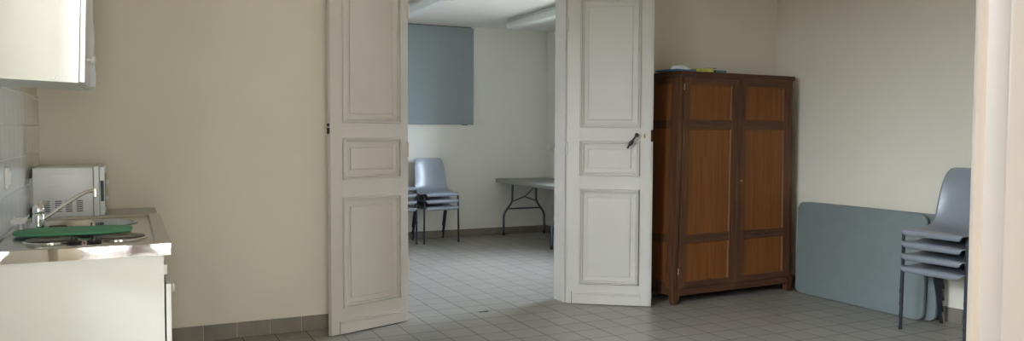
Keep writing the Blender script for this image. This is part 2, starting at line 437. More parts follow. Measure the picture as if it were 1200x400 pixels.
# ------------------------------------------------------------------ the two door leaves
MOULD = [(0, 0), (0.001, 0.012), (0.005, 0.019), (0.011, 0.019), (0.0125, 0.003), (0.0165, 0.003), (0.0175, 0.011), (0.021, 0.013), (0.026, 0.012),
         (0.0275, -0.005), (0.032, -0.005), (0.034, -0.006), (0.0595, -0.008), (0.060, -0.0125), (0.0635, -0.0125), (0.064, -0.004), (0.068, -0.003)]
def leaf(name, label, loc, rot, W, panels, plinth, H=2.46, T=0.036):
    r = thing(name, label, 'door', loc, rot, kind='structure')
    u0 = min(p[0] for p in panels); u1 = max(p[1] for p in panels)
    m = MB()
    m.box(0, 0, 0, u0, T, H, 0.0015, 1); m.box(u1, 0, 0, W, T, H, 0.0015, 1)
    zs = [0.0]
    for p in panels: zs += [p[2], p[3]]
    zs.append(H)
    for k in range(0, len(zs), 2):
        m.box(u0 - 0.001, 0, zs[k], u1 + 0.001, T, zs[k + 1])
    m.box(plinth[0], -0.014, 0.004, plinth[1], 0.002, 0.069, 0.001, 1)
    m.box(plinth[0], -0.010, 0.069, plinth[1], 0.002, 0.072, 0.0005, 1)
    m.box(plinth[0], -0.015, 0.072, plinth[1], 0.002, 0.081, 0.003, 2)
    m.box(plinth[0], -0.007, 0.081, plinth[1], 0.002, 0.091, 0.002, 2)
    m.build('frame', M['door'], r)
    for p in panels:
        q = MB(); q.panel(p[0], p[1], p[2], p[3], MOULD)
        q.box(p[0], 0.014, p[2], p[1], T - 0.006, p[3])
        q.build('panel', M['door'], r, recalc=False)
    return r

a = math.radians(20.036)
ld = leaf('door_1', 'left leaf of the open cream double door, swung towards the kitchen units',
          (1.142 + 0.024 * math.cos(a), 5.053 + 0.024 * math.sin(a), 0.003), a, 0.625,
          [(0.091, 0.556, 0.168, 0.893), (0.093, 0.556, 1.008, 1.278), (0.089, 0.558, 1.377, 2.34)], (0.060, 0.568))
m = MB(); m.box(-0.010, 0.012, 1.352, 0.001, 0.026, 1.372, 0.001, 1); m.box(-0.010, 0.010, 1.305, 0.001, 0.027, 1.343, 0.001, 1)
m.build('lock_bolt', M['iron'], ld)
a = math.radians(-36.15)
rd = leaf('door_2', 'right leaf of the open cream double door, with the black handle',
          (3.039, 5.312, 0.003), a, 0.635,
          [(0.100, 0.552, 0.156, 0.890), (0.103, 0.554, 0.990, 1.258), (0.101, 0.558, 1.358, 2.34)], (0.066, 0.569))
m = MB(); m.box(0.634, 0.010, 0.0, 0.651, 0.036, 1.255, 0.001, 1); m.box(0.634, 0.010, 1.345, 0.651, 0.036, 2.46, 0.001, 1)
m.box(0.634, 0.001, 0.0, 0.642, 0.011, 1.255, 0.001, 1); m.box(0.634, 0.001, 1.345, 0.642, 0.011, 2.46, 0.001, 1)
m.build('rebate_strip', M['door'], rd)
# twisted black lever with a spindle-shaped grip
m = MB()
m.lathe([(0.016, 0.0), (0.016, -0.006), (0.011, -0.010), (0.009, -0.042), (0.0125, -0.046), (0.0125, -0.058), (0.006, -0.064)], (0.530, 0, 1.305), 20, 'Y')
m.tube([(0.530, -0.052, 1.305), (0.518, -0.054, 1.288), (0.504, -0.055, 1.268), (0.496, -0.055, 1.256), (0.486, -0.055, 1.241), (0.477, -0.054, 1.228), (0.470, -0.053, 1.217), (0.462, -0.052, 1.205)],
       [0.008, 0.0065, 0.008, 0.014, 0.016, 0.011, 0.006, 0.009], 14)
m.build('handle', M['iron'], rd, smooth=True)
m = MB(); m.box(0.582, -0.004, 1.280, 0.596, 0.001, 1.316, 0.002, 2); k = m.build('keyhole_plate', M['brass'], rd)
m = MB(); m.lathe([(0.0035, -0.0045), (0.0035, -0.002)], (0.589, 0, 1.302), 12, 'Y'); m.box(0.5872, -0.0045, 1.286, 0.5908, -0.002, 1.302)
m.build('keyhole', M['black'], k)
# hinges
for r, u, y in ((rd, 0.0, -0.001), (ld, 0.626, -0.001)):
    for z in (0.35, 1.15, 2.1):
        q = MB(); q.tube([(u, y - 0.002, z), (u, y - 0.002, z + 0.10)], 0.007, 10); q.build('hinge', M['door'], r, smooth=True)

# flush keep for the floor bolt, in the middle of the doorway
m = MB(); 
for k in range(4):
    m.box(-0.035 + k * 0.019, -0.012 + 0.003 * (k % 2), 0.0, -0.021 + k * 0.019, 0.012 - 0.003 * (k % 2), 0.003, 0.001, 1)
o = m.build('floor_bolt_plate', M['iron']); o.location = (2.345, 5.315, 0.0)
tag(o, 'small dark floor bolt plate between tiles in the doorway', 'bolt plate')

# ------------------------------------------------------------------ kitchen: wall cabinet
wc = thing('wall_cabinet', 'white kitchen wall cabinet with round knob above the sink', 'cabinet', (XL, 3.22, 1.4968))
D, Ln, Hc = 0.313, 0.59, 0.72
m = MB(); t = 0.016
m.box(0, 0, 0, D, t, Hc, 0.001, 1); m.box(0, Ln - t, 0, D, Ln, Hc, 0.001, 1)
m.box(0, t - 0.001, 0.0005, D, Ln - t + 0.001, 0.0005 + t); m.box(0, t, Hc - t, D, Ln - t, Hc); m.box(0, t, 0.02, 0.006, Ln - t, Hc - 0.02)
m.build('carcass', M['laminate'], wc)
m = MB(); m.box(D + 0.0025, 0.0, 0.003, D + 0.0185, Ln, Hc, 0.0015, 2)
wd = m.build('door', M['laminate'], wc)
m = MB(); m.lathe([(0.006, 0.018), (0.0065, 0.030), (0.010, 0.033), (0.0155, 0.038), (0.017, 0.043), (0.013, 0.047), (0.004, 0.049)], (D, 0.10, 0.092), 20, 'X')
m.build('knob', M['white_pl'], wd, smooth=True)
for x, z in ((0.235, 0.012), (0.045, 0.024), (0.050, 0.045)):
    q = MB(); q.lathe([(0.0045, 0.001), (0.0045, -0.002), (0.003, -0.0035)], (x, 0, z), 14, 'Y'); q.build('screw_cap', M['white_pl'] if z != 0.012 else M['steel'], wc, smooth=True)
wc.rotation_euler = (0, math.radians(1.9), 0)
# sheet of paper taped to the cabinet door, its far side lifting away
m = MB(); NU, NV = 8, 12
X0 = XL + D + 0.022
g = [[m.bm.verts.new((X0 - 0.004 + 0.012 * (i / NU) ** 1.7 + 0.002 * math.sin(j * 0.9) * (i / NU) + 0.004 * (1 - j / NV), 3.60 + 0.20 * i / NU + 0.006 * math.sin(j * .7), 1.492 + 0.297 * j / NV + 0.010 * (i / NU))) for j in range(NV + 1)] for i in range(NU + 1)]
for i in range(NU):
    for j in range(NV): m.bm.faces.new((g[i][j], g[i + 1][j], g[i + 1][j + 1], g[i][j + 1]))
o = m.build('paper_sheet', M['paper'], smooth=True)
sm = o.modifiers.new('s', 'SOLIDIFY'); sm.thickness = 0.0006
tag(o, 'white sheet of paper hanging on the wall cabinet door', 'paper')

# ------------------------------------------------------------------ kitchen: sink cabinet and top
SY0, SY1, SX1, SZ = 3.218, 4.425, 0.143, 0.90
kc = thing('sink_cabinet', 'white base cabinet under the steel sink top', 'cabinet', (XL, 3.24, 0))
m = MB()
X0, X1 = XL + 0.004, 0.116
m.box(X0, 3.235, 0.0, X1, 3.253, 0.853, 0.0008, 1); m.box(X0, 4.395, 0.0, X1, 4.413, 0.853, 0.0008, 1)
m.box(X0, 3.253, 0.12, X1, 4.395, 0.136); m.box(X0, 3.253, 0.12, X0 + 0.006, 4.395, 0.85)
m.box(X1 - 0.02, 3.253, 0.76, X1 - 0.002, 4.395, 0.853)
m.build('carcass', M['laminate'], kc, world=True)
MB().box(X1 - 0.06, 3.253, 0.0, X1 - 0.045, 4.395, 0.12).build('plinth', M['laminate'], kc, world=True)
for y0, y1, ky in ((3.237, 3.822, 3.30), (3.828, 4.411, 4.35)):
    d = MB().box(X1 + 0.006, y0, 0.125, X1 + 0.024, y1, 0.742, 0.0015, 2).build('door', M['laminate'], kc, world=True)
    q = MB(); q.lathe([(0.008, 0.0), (0.009, 0.004), (0.016, 0.009), (0.017, 0.014), (0.010, 0.018)], (X1 + 0.022, ky, 0.715), 18, 'X')
    q.warp(lambda v: (v.x - XL, v.y - 3.24, v.z)); q.build('knob', M['white_pl'], d, smooth=True)
q = MB(); q.box(X1 - 0.004, 3.246, 0.775, X1 + 0.012, 3.262, 0.815, 0.003, 2); q.build('hinge_plate', M['white_pl'], kc, world=True)

st = thing('sink_worktop', 'stainless steel kitchenette top with round bowl and two hotplates', 'sink', (XL, SY0, 0.853))
# top sheet: raised rim, lowered deck with a hole for the bowl
m = MB(); rim, dep, zl = 0.052, 0.010, SZ - 0.009
XW = XL + 0.009
def ring(x0, y0, x1, y1, z, r, n=6): return [m.bm.verts.new((x, y, z)) for x, y in rrect(x0, y0, x1, y1, r, n)]
def bridge(a, b_):
    n = len(a)
    for k in range(n): m.bm.faces.new((a[k], a[(k + 1) % n], b_[(k + 1) % n], b_[k]))
R0 = ring(XW, SY0, SX1, SY1, SZ - 0.003, 0.004); R0b = ring(XW + 0.003, SY0 + 0.003, SX1 - 0.003, SY1 - 0.003, SZ, 0.004)
R1 = ring(XW + 0.012, SY0 + rim, SX1 - rim, SY1 - rim * 0.9, SZ, 0.012); R2 = ring(XW + 0.017, SY0 + rim + 0.007, SX1 - rim - 0.007, SY1 - rim * 0.9 - 0.007, zl, 0.012)
bridge(R0, R0b); bridge(R0b, R1); bridge(R1, R2)
# deck: fill between R2 and the bowl circle
BC = Vector((-0.150, 4.125)); BR = 0.185; NB = 48
bowl = [m.bm.verts.new((BC.x + BR * math.cos(2 * PI * k / NB), BC.y + BR * math.sin(2 * PI * k / NB), zl)) for k in range(NB)]
eds = []
for L_ in (R2, bowl):
    for k in range(len(L_)):
        a_, c_2 = L_[k], L_[(k + 1) % len(L_)]
        e = m.bm.edges.get((a_, c_2)) or m.bm.edges.new((a_, c_2)); eds.append(e)
bmesh.ops.triangle_fill(m.bm, use_beauty=True, use_dissolve=False, edges=eds)
# remove anything filled inside the bowl mouth
kill = [f for f in m.bm.faces if (f.calc_center_median().xy - BC).length < BR * 0.9 and len(f.verts) == 3 and all((v.co.xy - BC).length < BR * 1.01 for v in f.verts)]
bmesh.ops.delete(m.bm, geom=kill, context='FACES_ONLY')
m.build('steel_top', M['steel'], st, world=True)
m = MB()
m.prism(rrect(XW, SY0, SX1, SY1, 0.004), 0.8535, SZ - 0.003)
# hollow it: keep only the upstand walls
bmesh.ops.delete(m.bm, geom=[f for f in m.bm.faces if len(f.verts) > 4], context='FACES_ONLY')
o = m.build('folded_edge', M['steel_edge'], st, world=True)
sm = o.modifiers.new('s', 'SOLIDIFY'); sm.thickness = 0.002; sm.offset = -1
m = MB()
m.lathe([(BR + 0.004, zl + 0.002), (BR, zl + 0.0015), (BR - 0.006, zl - 0.006), (BR - 0.012, zl - 0.05), (BR - 0.02, zl - 0.11), (BR - 0.05, zl - 0.135), (0.045, zl - 0.14), (0.04, zl - 0.145), (0.001, zl - 0.145)], (BC.x, BC.y, 0), 64, 'Z', cap0=False)
bw = m.build('sink_bowl', M['steel'], st, smooth=True, world=True)
# overflow slots on the far side of the bowl
m = MB()
for k in range(6):
    if k in (1,): continue
    an = math.radians(86 - (k - 2.5) * 3.2); rr = BR - 0.0105
    x, y = BC.x + rr * math.cos(an), BC.y + rr * math.sin(an)
    m.box(x - 0.003, y - 0.002, zl - 0.038, x + 0.003, y + 0.004, zl - 0.014)
m.warp(lambda v: (v.x - XL, v.y - SY0, v.z - 0.853)).build('overflow_slots', M['black'], bw)
for cx, cy in ((-0.268, 3.515), (-0.030, 3.515)):
    q = MB()
    q.lathe([(0.098, zl), (0.098, zl + 0.003), (0.094, zl + 0.005), (0.089, zl + 0.004)], (cx, cy, 0), 48, cap0=False, cap1=False)
    hr = q.build('hotplate', M['steel_edge'], st, smooth=True, world=True)
    q = MB()
    q.lathe([(0.089, zl + 0.001), (0.089, zl + 0.008), (0.086, zl + 0.010), (0.030, zl + 0.010), (0.027, zl + 0.008), (0.002, zl + 0.008)], (cx - XL, cy - SY0, -0.853), 48)
    q.build('cooking_surface', M['hotplate'], hr, smooth=True)
for kx in (-0.187, -0.120):
    q = MB()
    q.lathe([(0.020, zl), (0.026, zl + 0.003), (0.026, zl + 0.008), (0.021, zl + 0.011), (0.011, zl + 0.013), (0.009, zl + 0.026), (0.006, zl + 0.028)], (kx, 3.405, 0), 28)
    q.box(kx - 0.004, 3.386, zl + 0.010, kx + 0.004, 3.424, zl + 0.025, 0.002)
    q.build('control_knob', M['black'], st, smooth=True, world=True)
q = MB(); q.lathe([(0.0045, zl), (0.0045, zl + 0.003), (0.002, zl + 0.0045)], (-0.153, 3.402, 0), 14); q.build('indicator_light', M['red'], st, smooth=True, world=True)

# ------------------------------------------------------------------ tap
TX, TY = -0.345, 3.90
tp = thing('mixer_tap', 'chrome mixer tap with long raised spout beside the sink bowl', 'tap', (TX, TY, zl))
m = MB(); m.lathe([(0.028, 0), (0.028, 0.006), (0.024, 0.010), (0.022, 0.05), (0.0225, 0.066), (0.020, 0.072)], (0, 0, 0), 28); m.build('tap_body', M['chrome'], tp, smooth=True)
m = MB(); m.lathe([(0.0215, 0.074), (0.023, 0.080), (0.022, 0.100), (0.017, 0.112), (0.006, 0.117)], (0, 0, 0), 28)
m.tube([(0.002, 0.006, 0.106), (0.012, 0.030, 0.114), (0.020, 0.055, 0.119)], [0.010, 0.0075, 0.0085], 12)
m.build('lever', M['chrome'], tp, smooth=True)
pts = smooth_path([(0.016, 0.006, 0.050), (0.045, 0.018, 0.070), (0.098, 0.040, 0.108), (0.150, 0.062, 0.142), (0.178, 0.075, 0.156), (0.200, 0.085, 0.161), (0.214, 0.092, 0.161)], 6)
m = MB(); m.tube(pts, 0.0085, 14); m.tube([(0.212, 0.091, 0.168), (0.212, 0.091, 0.136)], [0.0115, 0.0115], 16); m.build('spout', M['chrome'], tp, smooth=True)

# ------------------------------------------------------------------ green board, scourer, small rack
m = MB()
m.prism(rrect(-0.418, 3.590, 0.014, 3.855, 0.105, 14), zl + 0.0105, zl + 0.0190, bev=0.003)
o = m.build('chopping_board', M['green'], smooth=True); o.location = (0, 0, 0)
tag(o, 'long green chopping board with rounded ends lying over the hotplates', 'chopping board')
m = MB(); m.box(-0.032, -0.02, 0, 0.032, 0.02, 0.022, 0.006, 3)
o = m.build('scouring_sponge', M['sponge'], smooth=True); o.location = (-0.272, 3.885, zl + 0.0005); o.rotation_euler = (0, 0, 0.3)
tag(o, 'dark brown scouring sponge at the foot of the tap', 'sponge')
rk = thing('soap_rack', 'small white plastic soap rack against the tiles beside the tap', 'soap rack', (-0.425, 4.02, zl))
m = MB(); m.box(-0.030, -0.08, 0.028, 0.022, 0.08, 0.034, 0.002); m.box(-0.030, -0.08, 0.034, -0.026, 0.08, 0.046, 0.0015)
for k in range(5): m.box(-0.030, -0.077 + k * 0.0375, 0.034, 0.020, -0.073 + k * 0.0375, 0.041, 0.001, 1)
m.build('tray', M['white_pl'], rk)
for y in (-0.07, 0.07):
    q = MB(); q.tube([(0.010, y, 0.0), (0.008, y, 0.030)], 0.004, 10); q.build('leg', M['white_pl'], rk, smooth=True)
    q = MB(); q.tube([(0.014, y * 0.9, 0.032), (0.020, y * 0.9 + 0.008, 0.042), (0.026, y * 0.9 + 0.016, 0.052)], 0.0035, 8); q.build('hook', M['white_pl'], rk, smooth=True)

# ------------------------------------------------------------------ low cabinet behind the sink and microwave on it
lc = thing('low_cabinet', 'low white cabinet with pale grey top between sink and back wall', 'cabinet', (XL, 4.44, 0))
m = MB(); m.box(XL + 0.012, 4.445, 0.08, 0.122, YB0 - 0.018, 0.828, 0.002); m.build('carcass', M['laminate'], lc, world=True)
m = MB(); m.box(0.124, 4.447, 0.09, 0.141, YB0 - 0.020, 0.822, 0.002); m.build('door', M['laminate'], lc, world=True)
m = MB(); m.box(XL + 0.012, 4.447, 0.0, 0.08, YB0 - 0.018, 0.08); m.build('plinth', M['laminate'], lc, world=True)
m = MB(); m.prism(rrect(XL + 0.010, 4.430, 0.146, YB0 - 0.004, 0.012), 0.829, 0.856, bev=0.003); m.build('worktop', M['laminate_grey'], lc, world=True)

MY0, MY1, MZ0, MZ1 = 4.72, 5.17, 0.872, 1.128
mo = thing('microwave_oven', 'light grey microwave oven side-on on the pale worktop', 'microwave', (-0.29, 4.945, 0.856))
m = MB(); m.box(-0.442, MY0, MZ0, -0.166, MY1, MZ1, 0.006, 3)
# pressed rib along the side and bulge at the rear
m.box(-0.463, MY0 + 0.025, MZ0 + 0.045, -0.440, MY1 - 0.03, MZ1 - 0.055, 0.012, 3)
m.box(-0.437, MY0 - 0.0035, MZ0 + 0.004, -0.395, MY0 + 0.002, MZ0 + 0.075, 0.003, 2)
m.box(-0.375, MY0 - 0.0022, MZ1 - 0.036, -0.245, MY0 + 0.002, MZ1 - 0.030, 0.001, 2)
m.box(-0.375, MY0 - 0.0022, MZ0 + 0.155, -0.325, MY0 + 0.002, MZ0 + 0.160, 0.001, 2)
m.build('casing', M['micro'], mo, world=True, smooth=True)
m = MB()
for c in range(4):
    for k in range(6):
        x = -0.392 + c * 0.049; z = MZ0 + 0.026 + k * 0.0105
        m.box(x, MY0 - 0.0012, z, x + 0.030 - 0.004 * (c == 0), MY0 + 0.002, z + 0.0048)
m.build('vent_slots', M['micro_dk'], mo, world=True)
m = MB(); m.box(-0.164, MY0 - 0.001, MZ0 - 0.002, -0.138, MY1 + 0.001, MZ1 + 0.003, 0.004, 3); m.build('front_frame', M['micro'], mo, world=True, smooth=True)
m = MB(); m.box(-0.136, MY0 + 0.001, MZ0 + 0.002, -0.112, MY1 - 0.11, MZ1 + 0.002, 0.004, 3); d = m.build('door', M['micro'], mo, world=True, smooth=True)
q = MB(); q.box(-0.1135, MY0 + 0.05, MZ0 + 0.04, -0.1105, MY1 - 0.15, MZ1 - 0.04, 0.001, 1)
q.warp(lambda v: (v.x + 0.29, v.y - 4.945, v.z - 0.856)).build('window', M['micro_glass'], d)
q = MB(); q.box(-0.132, MY0 - 0.0005, MZ0 + 0.075, -0.1165, MY0 + 0.004, MZ0 + 0.185, 0.001, 1)
q.warp(lambda v: (v.x + 0.29, v.y - 4.945, v.z - 0.856)).build('handle_recess', M['micro_dk'], d)
m = MB(); m.box(-0.136, MY1 - 0.108, MZ0 + 0.002, -0.114, MY1 - 0.001, MZ1 + 0.002, 0.004, 3)
for z in (MZ0 + 0.06, MZ0 + 0.15): m.lathe([(0.02, 0), (0.018, 0.012), (0.015, 0.014)], (-0.115, MY1 - 0.055, z), 24, 'X')
m.build('control_panel', M['micro'], mo, world=True, smooth=True)
for x in (-0.42, -0.155):
    for y in (MY0 + 0.03, MY1 - 0.03):
        q = MB(); q.lathe([(0.011, 0.856), (0.013, MZ0 + 0.001)], (x, y, 0), 14); q.build('foot', M['black'], mo, world=True, smooth=True)

# switch on the splashback
sw = thing('wall_switch', 'white wall switch on the tiles above the sink', 'switch', (XL + 0.008, 3.872, 1.12))
m = MB(); m.box(0, -0.035, -0.045, 0.012, 0.035, 0.045, 0.004, 3); m.build('plate', M['white_pl'], sw, smooth=True)
m = MB(); m.box(0.010, -0.022, -0.030, 0.018, 0.022, 0.030, 0.003, 3); m.build('rocker', M['white_pl'], sw, smooth=True)

# ------------------------------------------------------------------ wardrobe
wr = thing('wardrobe', 'brown wooden two-door wardrobe with panelled doors in the corner', 'wardrobe', (3.773, 4.905, 0), math.atan2(0.058, 1.233))
WW, WD, WH = 1.25, 0.365, 1.80
def wwarp(v):
    t = v.z / 1.8
    return (-0.03 + 0.05 * t + v.x * (1.292 - 0.077 * t) / 1.25, v.y, v.z)
def wbox(m, *a, **k): m.box(*a, **k)
# carcass: posts, side frames and panels, back, top
for x0 in (0.006, WW - 0.050 + 0.006):
    m = MB(); m.box(x0, 0.002, 0.115, x0 + 0.038, 0.060, 1.765, 0.004, 2); m.warp(wwarp).build('corner_post', M['wood'], wr, smooth=True)
    m = MB(); m.box(x0, WD - 0.045, 0.115, x0 + 0.038, WD, 1.765, 0.003, 1); m.warp(wwarp).build('corner_post', M['wood'], wr, smooth=True)
m = MB()
m.box(0.03, WD - 0.012, 0.13, WW - 0.03, WD - 0.004, 1.765); m.box(0.02, 0.03, 0.125, WW - 0.02, WD - 0.01, 0.145)
m.warp(wwarp).build('back_panel', M['wood_panel'], wr)
for s in (0, 1):
    xo, xi = (0.008, 0.028) if s == 0 else (WW - 0.028, WW - 0.008)
    m = MB()
    m.box(xo, 0.060, 0.115, xi, 0.105, 1.765, 0.002, 1)
    for z0, z1 in ((1.705, 1.765), (1.358, 1.426), (0.470, 0.535), (0.115, 0.165)):
        m.box(xo + 0.001, 0.10, z0, xi - 0.001, WD - 0.04, z1, 0.002, 1)
    sf = m.warp(wwarp).build('side_frame', M['wood'], wr)
    m = MB(); px = (xo + 0.008, xi - 0.004) if s == 0 else (xo + 0.004, xi - 0.008)
    m.box(px[0], 0.10, 0.16, px[1], WD - 0.04, 1.71)
    m.warp(wwarp).build('side_panel', M['wood_panel'], sf)
# doors
def wdoor(x0, x1, p0, p1):
    m = MB()
    m.box(x0, 0.0, 0.124, p0, 0.022, 1.760, 0.0025, 2); m.box(p1, 0.0, 0.124, x1, 0.022, 1.760, 0.0025, 2)
    d = m.warp(wwarp).build('door', M['wood'], wr)
    for z0, z1 in ((1.703, 1.760), (1.357, 1.427), (0.472, 0.540), (0.124, 0.172)):
        m = MB(); m.box(p0 - 0.001, 0.0012, z0, p1 + 0.001, 0.021, z1, 0.0025, 2)
        m.warp(wwarp).build('rail', M['wood_h'], d)
    m = MB()
    for z0, z1 in ((0.172, 0.472), (0.540, 1.357), (1.427, 1.703)):
        m.panel(p0, p1, z0, z1, [(0, -0.003), (0.003, -0.0035), (0.007, -0.010), (0.010, -0.011)])
    m.warp(wwarp).build('door_panel', M['wood_panel'], d, recalc=False)
    return d
d1 = wdoor(0.050, 0.632, 0.112, 0.552)
d2 = wdoor(0.636, 1.206, 0.706, 1.142)
m = MB(); m.box(0.618, -0.006, 0.126, 0.650, 0.001, 1.755, 0.003, 2); m.warp(wwarp).build('closing_strip', M['wood'], d2)
m = MB(); m.lathe([(0.008, 0.0), (0.008, -0.003), (0.005, -0.004)], (0.672, 0.001, 0.944), 16, 'Y'); m.warp(wwarp).build('keyhole_plate', M['brass'], d2, smooth=True)
for z in (0.235, 1.655):
    m = MB(); m.tube([(0.047, -0.002, z), (0.047, -0.002, z + 0.045)], 0.0045, 10); m.warp(wwarp).build('hinge', M['brass'], d1, smooth=True)
    m = MB(); m.tube([(1.209, -0.002, z), (1.209, -0.002, z + 0.045)], 0.0045, 10); m.warp(wwarp).build('hinge', M['wood'], d2, smooth=True)
# base rails and top
m = MB()
m.box(0.03, -0.004, 0.068, WW - 0.03, 0.020, 0.122, 0.003, 2)
m.box(0.004, 0.02, 0.068, 0.024, WD - 0.02, 0.122, 0.003, 2); m.box(WW - 0.024, 0.02, 0.068, WW - 0.004, WD - 0.02, 0.122, 0.003, 2)
m.warp(wwarp).build('base_rail', M['wood_h'], wr)
m = MB(); m.box(-0.004, -0.012, 1.763, WW + 0.006, WD + 0.005, 1.800, 0.004, 2); m.box(0.004, -0.004, 1.752, WW - 0.004, WD, 1.765, 0.003, 1)
m.warp(wwarp).build('top', M['wood_h'], wr)
for x in (0, WW - 0.066):
    for y in (-0.008, WD - 0.056):
        b = bmesh.new()
        P = [(x, y, 0.124), (x + 0.066, y, 0.124), (x + 0.066, y + 0.06, 0.124), (x, y + 0.06, 0.124)]
        P2 = [(x, y, 0.095), (x + 0.066, y, 0.095), (x + 0.066, y + 0.06, 0.095), (x, y + 0.06, 0.095)]
        Q = [(x + 0.012, y + 0.010, 0), (x + 0.050, y + 0.010, 0), (x + 0.050, y + 0.048, 0), (x + 0.012, y + 0.048, 0)]
        R = [[b.verts.new(p) for p in S] for S in (Q, P2, P)]
        for A_, B_ in zip(R, R[1:]):
            for k in range(4): b.faces.new((A_[k], A_[(k + 1) % 4], B_[(k + 1) % 4], B_[k]))
        b.faces.new(R[0][::-1]); b.faces.new(R[2])
        m = MB(); m.merge(b); m.warp(wwarp).build('leg', M['wood'], wr)

# things lying on the wardrobe
def slab(name, mat, label, cat, x, y, z, w, d, h, rot=0.0, bev=0.001, tilt=0.0):
    o = MB().box(-w / 2, -d / 2, 0, w / 2, d / 2, h, bev, 1).build(name, mat)
    o.location = (x, y, z); o.rotation_euler = (tilt, 0, rot)
    return tag(o, label, cat)
slab('folder', M['blue_card'], 'blue card folder at the left front of the wardrobe top', 'folder', 3.85, 5.03, 1.8005, 0.22, 0.24, 0.012, 0.10)
b = MB()
for k in range(6): b.box(-0.062 + 0.001 * k, -0.05, 0.005 * k, 0.062 - 0.011 * k, 0.05 - 0.004 * k, 0.005 * k + 0.0047, 0.0008, 1)
o = b.build('paper_stack', M['paper']); o.location = (3.855, 4.985, 1.8130); o.rotation_euler = (0, 0, 0.12); tag(o, 'white folded papers on the blue folder on the wardrobe', 'papers')
slab('magazine', M['yellow_card'], 'yellow-green magazine lying on the wardrobe top', 'magazine', 4.045, 5.03, 1.8005, 0.16, 0.23, 0.026, -0.05)
slab('brochure', M['grey_print'], 'greyish printed brochure resting on the yellow-green magazine', 'brochure', 4.115, 5.02, 1.8275, 0.08, 0.20, 0.008, 0.06)
slab('leaflet', M['teal_card'], 'teal leaflet at the right of the wardrobe papers', 'leaflet', 4.205, 5.04, 1.8005, 0.11, 0.22, 0.018, 0.05)

# ------------------------------------------------------------------ stacking chairs
def shell_mesh():
    # profile: (y, z, half width, curl at the edge); front is -y
    prof = [(-0.228, 0.398, 0.192, 0.000), (-0.237, 0.408, 0.200, 0.000), (-0.241, 0.428, 0.209, 0.000), (-0.226, 0.444, 0.218, -0.004), (-0.18, 0.446, 0.232, -0.010), (-0.10, 0.440, 0.238, -0.012),
            (-0.02, 0.436, 0.236, -0.006), (0.055, 0.440, 0.228, 0.006), (0.105, 0.456, 0.218, 0.014), (0.134, 0.492, 0.211, 0.026), (0.150, 0.550, 0.207, 0.034),
            (0.166, 0.630, 0.203, 0.036), (0.181, 0.710, 0.198, 0.032), (0.193, 0.775, 0.192, 0.024), (0.201, 0.815, 0.184, 0.010), (0.206, 0.838, 0.168, 0.006), (0.209, 0.848, 0.132, 0.003)]
    m = MB(); n = 10; rows = []
    for i, (y, z, w, cu) in enumerate(prof):
        a = prof[max(i - 1, 0)]; c = prof[min(i + 1, len(prof) - 1)]
        ty, tz = c[0] - a[0], c[1] - a[1]; l = math.hypot(ty, tz); ny, nz = -tz / l, ty / l   # towards the sitter
        row = []
        for k in range(-n // 2, n // 2 + 1):
            u = k / (n / 2); e = abs(u) ** 2.4
            row.append(m.bm.verts.new((u * w, y + ny * cu * e, z + nz * cu * e)))
        rows.append(row)
    for a, c in zip(rows, rows[1:]):
        for k in range(n): m.bm.faces.new((a[k], a[k + 1], c[k + 1], c[k]))
    return m
def make_chair(label, group):
    r = thing('stacking_chair', label, 'chair', group=group)
    o = shell_mesh().build('seat_shell', M['chair'], r, smooth=True)
    sd = o.modifiers.new('sub', 'SUBSURF'); sd.levels = 2; sd.render_levels = 2
    so = o.modifiers.new('sol', 'SOLIDIFY'); so.thickness = 0.0055; so.offset = -1
    for s in (-1, 1):
        fr = smooth_path([(s * 0.226, -0.200, 0.012), (s * 0.223, -0.197, 0.20), (s * 0.222, -0.196, 0.375), (s * 0.220, -0.188, 0.405), (s * 0.214, -0.165, 0.421), (s * 0.208, -0.10, 0.422)], 5)
        m = MB(); m.tube(fr, 0.0105, 12); l = m.build('leg', M['leg'], r, smooth=True)
        m = MB(); m.tube([(s * 0.226, -0.200, 0.0), (s * 0.226, -0.200, 0.022)], 0.0118, 12); m.build('foot_cap', M['legtip'], l, smooth=True)
        bk = smooth_path([(s * 0.205, 0.205, 0.012), (s * 0.203, 0.15, 0.20), (s * 0.202, 0.10, 0.37), (s * 0.203, 0.085, 0.402), (s * 0.205, 0.06, 0.419), (s * 0.207, 0.0, 0.421), (s * 0.208, -0.10, 0.422)], 5)
        m = MB(); m.tube(bk, 0.0105, 12); l = m.build('leg', M['leg'], r, smooth=True)
        m = MB(); m.tube([(s * 0.2055, 0.208, 0.0), (s * 0.205, 0.202, 0.022)], 0.0118, 12); m.build('foot_cap', M['legtip'], l, smooth=True)
    m = MB()
    m.tube([(-0.208, -0.12, 0.420), (0.208, -0.12, 0.420)], 0.008, 10); m.tube([(-0.206, 0.045, 0.420), (0.206, 0.045, 0.420)], 0.008, 10)
    m.build('cross_bar', M['leg'], r, smooth=True)
    return r
PITCHC = 0.0825
ORD4 = ['bottom', 'second from the bottom', 'third from the bottom', 'topmost']
proto = None
def stack(n, x, y, rot, where, group):
    global proto
    for k in range(n):
        lab = {0: 'lowest', n - 1: 'topmost'}.get(k) or ('second lowest' if k == 1 and n > 3 else ('third lowest' if k == 2 else 'middle'))
        lab = '%s grey plastic stacking chair %s' % (lab, where)
        if proto is None:
            proto = make_chair(lab, group); proto.location = (x, y, 0); proto.rotation_euler = (0, 0, rot)
        else:
            dup(proto, (x, y, k * PITCHC), rot, lab, group)
# right stack: front legs at (4.697, 3.65) and (4.71, 3.20): facing -X
stack(4, 4.903, 3.43, math.radians(-90 + 1.5), 'of the stack beside the folded tables', 'chairs stacked beside the folded tables')
stack(3, 3.362, 9.105, math.radians(4), 'of the stack in full view beyond the doorway', 'chairs stacked against the far wall')
stack(4, 2.83, 9.105, math.radians(3), 'of the stack half hidden behind the left door leaf', 'chairs stacked behind the left door leaf')

